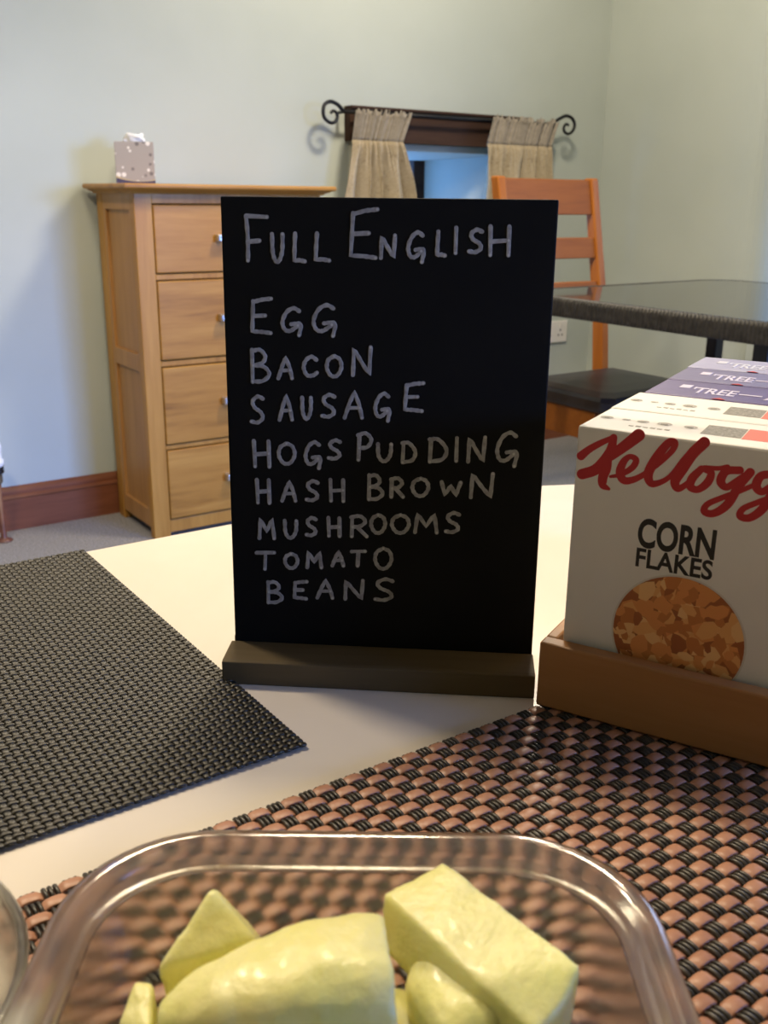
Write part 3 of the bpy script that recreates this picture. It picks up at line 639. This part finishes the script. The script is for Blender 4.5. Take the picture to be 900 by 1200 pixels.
b = MB(); b.box((DX0+.055, DY0+.02, .06), (DX1-.055, DY0+.028, .99)); b.build('shadow_lining', DEEPSHADE, ch, ORG)  # dark sheet standing in for the shade behind the drawer gaps

# tissue box on the chest
TB = thing('tissue_box', 'patterned cube tissue box on top of the oak chest', 'tissue box', (1.112, 2.868, 1.0255), R(-22)); h = .054
PAT = mat('leaf_print_card', (.40, .36, .31), .6); n, l, bs = nodes(PAT); v = coords(PAT)
vo = n.new('ShaderNodeTexVoronoi'); vo.inputs['Scale'].default_value = 58; vo.inputs['Randomness'].default_value = .8; l.new(v, vo.inputs['Vector'])
cr = ramp(PAT, vo.outputs['Distance'], [(.36, (1, 1, 1)), (.42, (0, 0, 0))]); sp_ = n.new('ShaderNodeSeparateColor'); l.new(vo.outputs['Color'], sp_.inputs[0])
dotc = ramp(PAT, sp_.outputs[0], [(.40, (.78, .74, .66)), (.46, (.17, .15, .14)), (.75, (.17, .15, .14)), (.80, (.36, .32, .28))])
mx = n.new('ShaderNodeMix'); mx.data_type = 'RGBA'; mx.inputs[6].default_value = (.36, .325, .285, 1); l.new(cr, mx.inputs[0]); l.new(dotc, mx.inputs[7]); l.new(mx.outputs[2], bs.inputs['Base Color'])
MB().box((-h, -h, 0), (h, h, .112)).build('carton', PAT, TB, bevel=.0015)
b = MB(); m_ = 14   # dark swoosh with a gold edge along the foot of the carton
for d0, d1, hh, mi in ((.0004, .0008, .010, 0), (.0002, .0006, .0145, 1)):
    vs = [(-h+2*h*k/m_, -h-d1, .0005) for k in range(m_+1)]+[(-h+2*h*k/m_, -h-d1, hh*(.35+1.3*(k/m_-.62)**2*2)+.002) for k in range(m_+1)]
    b.add(vs, [(k, k+1, m_+2+k, m_+1+k) for k in range(m_)], mi)
b.build('printed_swoosh', [mat('violet_print', (.055, .05, .10), .5), mat('gold_print', (.50, .40, .22), .5)], TB)
b = MB(); b.add([(.034*math.cos(k*math.pi/10), .017*math.sin(k*math.pi/10), .1124) for k in range(20)], [tuple(range(20))]); b.build('slot', DEEPSHADE, TB)
b = MB(); rs = []
for i in range(5):
    k = i/4; rs.append([((.030-.006*k)*math.cos(q*math.pi/12)+.004*math.sin(q*2.1+i), (.006+.010*k)*math.sin(q*math.pi/12)+.003*math.sin(q*1.3+i), .1126+.020*k+.005*k*math.sin(q*.9)) for q in range(24)])
b.rings(rs, cap0=False, cap1=True); b.build('tissue', TISSUE, TB, smooth=True)

# ================================================================== CURTAINS
FAB = mat('beige_floral_fabric', (.56, .48, .36), .85); n, l, bs = nodes(FAB); v = coords(FAB); f = noise(FAB, v, 55, 3, .5, 1.0)
l.new(ramp(FAB, f, [(.38, (.42, .35, .235)), (.50, (.35, .29, .19)), (.58, (.42, .355, .24)), (.68, (.29, .235, .15))]), bs.inputs['Base Color']); f2 = noise(FAB, v, 900, 2); bump(FAB, f2, .2, .0006)
HEADFAB_SHADED = noisy('shaded_heading_fabric', (.255, .225, .18), (.32, .285, .23), 70, .85)  # greyer and darker than the drape: pleat shading put into the colour
def curtain(label, rows, k, seed):
    xm = (rows[0][1]+rows[0][2])/2; c = thing('curtain', label, 'curtain', (xm, 2.942, rows[-1][0]), 0, 'short gathered curtains at the small window'); ORG = Vector(c.location)
    rg = random.Random(seed); ph = rg.random()*6; jit = [rg.uniform(-.4, .4) for _ in range(40)]
    def surf(z, x0, x1, amp, kk, fine, n=220):
        out = []
        for i in range(n+1):
            u = i/n; q = 2*math.pi*kk*u+ph+1.15*math.sin(2*math.pi*u*1.3+ph*2)+.25*math.sin((1.28-z)*14+u*5)
            y = 2.942+amp*.95*(1.1-2*abs(math.sin(q/2))**.62)+fine*math.sin(2*math.pi*23*u+seed)
            out.append((x0+(x1-x0)*u+amp*.22*math.sin(q), y, z))
        return out
    def lerp(z):
        for (za, a0, a1), (zb_, b0, b1) in zip(rows, rows[1:]):
            if z >= zb_-1e-6: t = (za-z)/(za-zb_); return a0+(b0-a0)*t, a1+(b1-a1)*t
        return rows[-1][1:]
    zt_ = rows[0][0]; zh = rows[1][0]
    b = MB(); rs = []
    for i in range(9):
        z = zt_-(zt_-zh)*i/8; x0, x1 = lerp(z); fl = 1.9 if i == 0 else (1.25 if i == 1 else 1)
        r_ = surf(z, x0, x1, .010, k, .0042*fl)
        if i == 0: r_ = [(x, y, z+.006*math.sin(j*.31+seed)+.005*math.sin(j*.83)) for j, (x, y, z) in enumerate(r_)]
        rs.append(r_)
    b.rings(rs, closed=False, cap0=False, cap1=False); o = b.build('pleated_heading', HEADFAB_SHADED, c, ORG, smooth=True)
    m = o.modifiers.new('t', 'SOLIDIFY'); m.thickness = .003
    b = MB(); rs = []; zb_ = rows[-1][0]
    for i in range(25):
        t = i/24; z = zh-(zh-zb_)*t; x0, x1 = lerp(z); g_ = min(1, t*3.2); bul = .004*math.sin(min(1, t*6)*math.pi)
        rs.append([(x, y-bul, z) for x, y, z in surf(z, x0-.002*g_, x1+.002*g_, .010+.026*g_*(1-.2*t), k, .0042*(1-g_))])
    b.rings(rs, closed=False, cap0=False, cap1=False); o = b.build('drape', FAB, c, ORG, smooth=True)
    m = o.modifiers.new('t', 'SOLIDIFY'); m.thickness = .003
curtain('gathered beige curtain on the left of the small window', [(1.268, 1.910, 2.142), (1.178, 1.895, 2.104), (1.0, 1.858, 2.152), (.80, 1.842, 2.175)], 4.2, 3)
curtain('gathered beige curtain on the right, behind the wooden chair', [(1.279, 2.510, 2.838), (1.187, 2.482, 2.806), (1.08, 2.478, 2.808), (.80, 2.470, 2.812)], 4.6, 11)
rod = thing('curtain_rod', 'black iron curtain rod with scrolled ends over the small window', 'curtain rod', (2.35, 2.962, 1.262)); ORG = Vector(rod.location)
MB().tube([(1.880, 2.962, 1.2660), (2.828, 2.962, 1.2705)], .006, 10).build('rod', IRON, rod, ORG, smooth=True)
for sc in (SCROLL_L, SCROLL_R):
    P = catmull([(x, 2.962-.012*min(1, i/4), z) for i, (x, z) in enumerate(sc)], 6)
    MB().tube(P, [.0068-.0018*i/len(P) for i in range(len(P))], 10, up=Vector((0, 1, 0))).build('scroll_finial', IRON, rod, ORG, smooth=True)
for x in (1.900, 2.815):
    MB().tube([(x, WY, 1.266), (x, 2.962, 1.268)], .005, 8).build('bracket', IRON, rod, ORG, smooth=True)

# ================================================================== CHAIR
cr_ = thing('dining_chair', 'orange wooden ladder-back chair with a dark padded seat', 'chair', (2.293, 2.09, 0)); ORG = Vector(cr_.location)
def yb(z): # rake of the back posts
    pts = [(0, 2.335), (.30, 2.290), (.46, 2.286), (.61, 2.303), (.737, 2.328), (1.062, 2.396)]
    for (a, ya), (c, yc) in zip(pts, pts[1:]):
        if z <= c: return ya+(yc-ya)*(z-a)/(c-a)
    return pts[-1][1]
for x0 in (2.076, 2.478):
    rs = []
    for i in range(15):
        z = 1.062*i/14; y = yb(z); d = .048-.012*max(0, (z-.5)/.56)-.010*max(0, (.4-z)/.4)
        rs.append([(x0, y, z), (x0+.033, y, z), (x0+.033, y+d, z), (x0, y+d, z)])
    MB().rings(rs).build('back_post', CHAIRW, cr_, ORG, bevel=.006, seg=3)
for z0, z1 in ((.948, 1.057), (.812, .877), (.676, .739)):
    b = MB(); rs = []
    for k in range(9):
        x = 2.109+(2.478-2.109)*k/8; bow = .010*math.sin(math.pi*k/8)
        rs.append([(x, yb(z0)+.008+bow, z0), (x, yb(z1)+.008+bow, z1), (x, yb(z1)+.027+bow, z1), (x, yb(z0)+.027+bow, z0)])
    b.rings(rs); b.build('back_rail', CHAIRX_SHADED, cr_, ORG, bevel=.003)
for x in (2.085, 2.465):
    MB().rings([[(x-h_*.5+.018, 1.895+h_*.5+s, z) for h_, s in ()] or [(x+.018+sx*h_, 1.915+sy*h_, z) for sx, sy in ((-1,-1),(1,-1),(1,1),(-1,1))] for z, h_ in ((0, .014), (.40, .020))]).build('front_leg', CHAIRW, cr_, ORG, bevel=.003)
b = MB(); b.box((2.082, 1.935, .325), (2.102, 2.290, .412)); b.box((2.486, 1.935, .325), (2.506, 2.290, .412)); b.box((2.10, 1.900, .325), (2.49, 1.920, .412)); b.box((2.109, 2.292, .345), (2.478, 2.312, .412))
b.build('seat_frame', CHAIRX_SHADED, cr_, ORG, bevel=.003)
b = MB(); rs = []
for o_, z in ((.012, .412), (.002, .418), (0, .430), (.002, .446), (.012, .458), (.05, .466), (.12, .469)):
    x0, x1, y0, y1 = 2.066+o_, 2.522-o_, 1.872+o_, 2.284-o_; r_ = .03
    rs.append([(x0+r_, y0, z), (x1-r_, y0, z), (x1, y0+r_, z), (x1, y1-r_*.3, z), (x1-r_*.3, y1, z), (x0+r_*.3, y1, z), (x0, y1-r_*.3, z), (x0, y0+r_, z)])
b.rings(rs); b.build('seat', LEATHER, cr_, ORG, bevel=.004, smooth=False)

# ================================================================== RATTAN TABLE
RT = thing('rattan_table', 'dark rattan-edged table with a smoked glass top at the right', 'table', (2.31, 1.63, 0)); ORG = Vector(RT.location)
def rrp(x0, x1, y0, y1, r, n=10):
    out = []
    for cx_, cy_, a0 in ((x1-r, y1-r, 0), (x0+r, y1-r, 90), (x0+r, y0+r, 180), (x1-r, y0+r, 270)):
        for k in range(n+1): a = R(a0+90*k/n); out.append((cx_+r*math.cos(a), cy_+r*math.sin(a)))
    return out
X0, X1, Y0, Y1 = 1.850, 2.790, 1.150, 2.092
MB().prism(rrp(X0+.018, X1-.018, Y0+.018, Y1-.018, .10), .742, .7525).build('glass_top', SMOKED, RT, ORG, bevel=.0015)
out = rrp(X0, X1, Y0, Y1, .115, 14); fine = []
for (xa, ya), (xb, yb_) in zip(out, out[1:]+out[:1]):
    L_ = math.hypot(xb-xa, yb_-ya); m_ = max(1, int(L_/.0022))
    fine += [(xa+(xb-xa)*k/m_, ya+(yb_-ya)*k/m_) for k in range(m_)]
ccx, ccy = (X0+X1)/2, (Y0+Y1)/2; b = MB(); rs = []; s_ = 0; pv = fine[-1]
for x, y in fine:
    s_ += math.hypot(x-pv[0], y-pv[1]); pv = (x, y); d = Vector((ccx-x, ccy-y, 0)).normalized(); g_ = abs(math.sin(s_/.011*math.pi)); w_ = .0025*g_
    zz = .7515+.003*g_
    rs.append([Vector((x, y, 0))+d*q+Vector((0, 0, z)) for q, z in ((.030, .704), (.004-w_, .7035), (0-w_, .708), (.0012-w_, .716), (0-w_, .724), (.0012-w_, .732), (0-w_, .741), (.003-w_, zz-.003), (.008, zz), (.020, zz-.001), (.022, .752), (.030, .741))])
b.rings(rs, loop=True); b.build('woven_rim', RATTAN, RT, ORG, smooth=True)
for x, y in ((X0+.08, Y0+.155), (X0+.06, Y1-.06), (X1-.10, Y1-.085), (X1-.10, Y0+.12)):
    b = MB(); b.rings([[(x+.020*sx, y+.020*sy, z) for sx, sy in ((-1, -1), (1, -1), (1, 1), (-1, 1))] for z in (0, .742)]); b.build('leg', BLACKM, RT, ORG, bevel=.004)
b = MB(); b.box((X0+.05, Y0+.05, .715), (X1-.05, Y0+.09, .742)); b.box((X0+.05, Y1-.09, .715), (X1-.05, Y1-.05, .742)); b.box((X0+.05, Y0+.09, .715), (X0+.09, Y1-.09, .742)); b.box((X1-.09, Y0+.09, .715), (X1-.05, Y1-.09, .742)); b.build('under_frame', BLACKM, RT, ORG)

# ================================================================== WALL SOCKET, RADIATOR VALVE
so = thing('wall_socket', 'white double wall socket low on the wall beyond the chair', 'socket', (2.975, WY, .462)); ORG = Vector(so.location)
MB().box((2.900, WY-.009, .417), (3.048, WY, .507)).build('plate', SOCKET, so, ORG, bevel=.003, seg=3)
for x in (2.940, 3.008):
    for dx, dz in ((-.011, -.012), (.011, -.012), (0, .008)): MB().box((x+dx-.003, WY-.0095, .460+dz-.004), (x+dx+.003, WY-.0086, .460+dz+.004)).build('pin_hole', DEEPSHADE, so, ORG)
    MB().box((x-.007, WY-.012, .482), (x+.007, WY-.008, .498)).build('rocker_switch', SOCKET, so, ORG, bevel=.001)
vx, vy = .653, 2.935
rv = thing('radiator_valve', 'white radiator valve on a dark pipe at the left edge', 'radiator valve', (vx, vy, 0)); ORG = Vector(rv.location)
MB().lathe([(.024, 0), (.024, .004), (.013, .007), (.0085, .012), (.0085, .195)], (vx, vy, .0), 20).build('pipe', COPPER, rv, ORG, smooth=True)
MB().lathe([(.011, .18), (.015, .185), (.015, .205), (.012, .210)], (vx, vy, 0), 20).build('valve_body', BRASS, rv, ORG, bevel=.001)
MB().lathe([(.017, .209), (.021, .212), (.021, .228), (.018, .231)], (vx, vy, 0), 20).build('collar', BLACKM, rv, ORG, smooth=False)
MB().lathe([(.019, .231), (.023, .235), (.023, .250), (.018, .255), (.019, .275), (.020, .290), (.017, .303), (.008, .307)], (vx, vy, 0), 24).build('thermostat_head', TRV, rv, ORG, smooth=True)
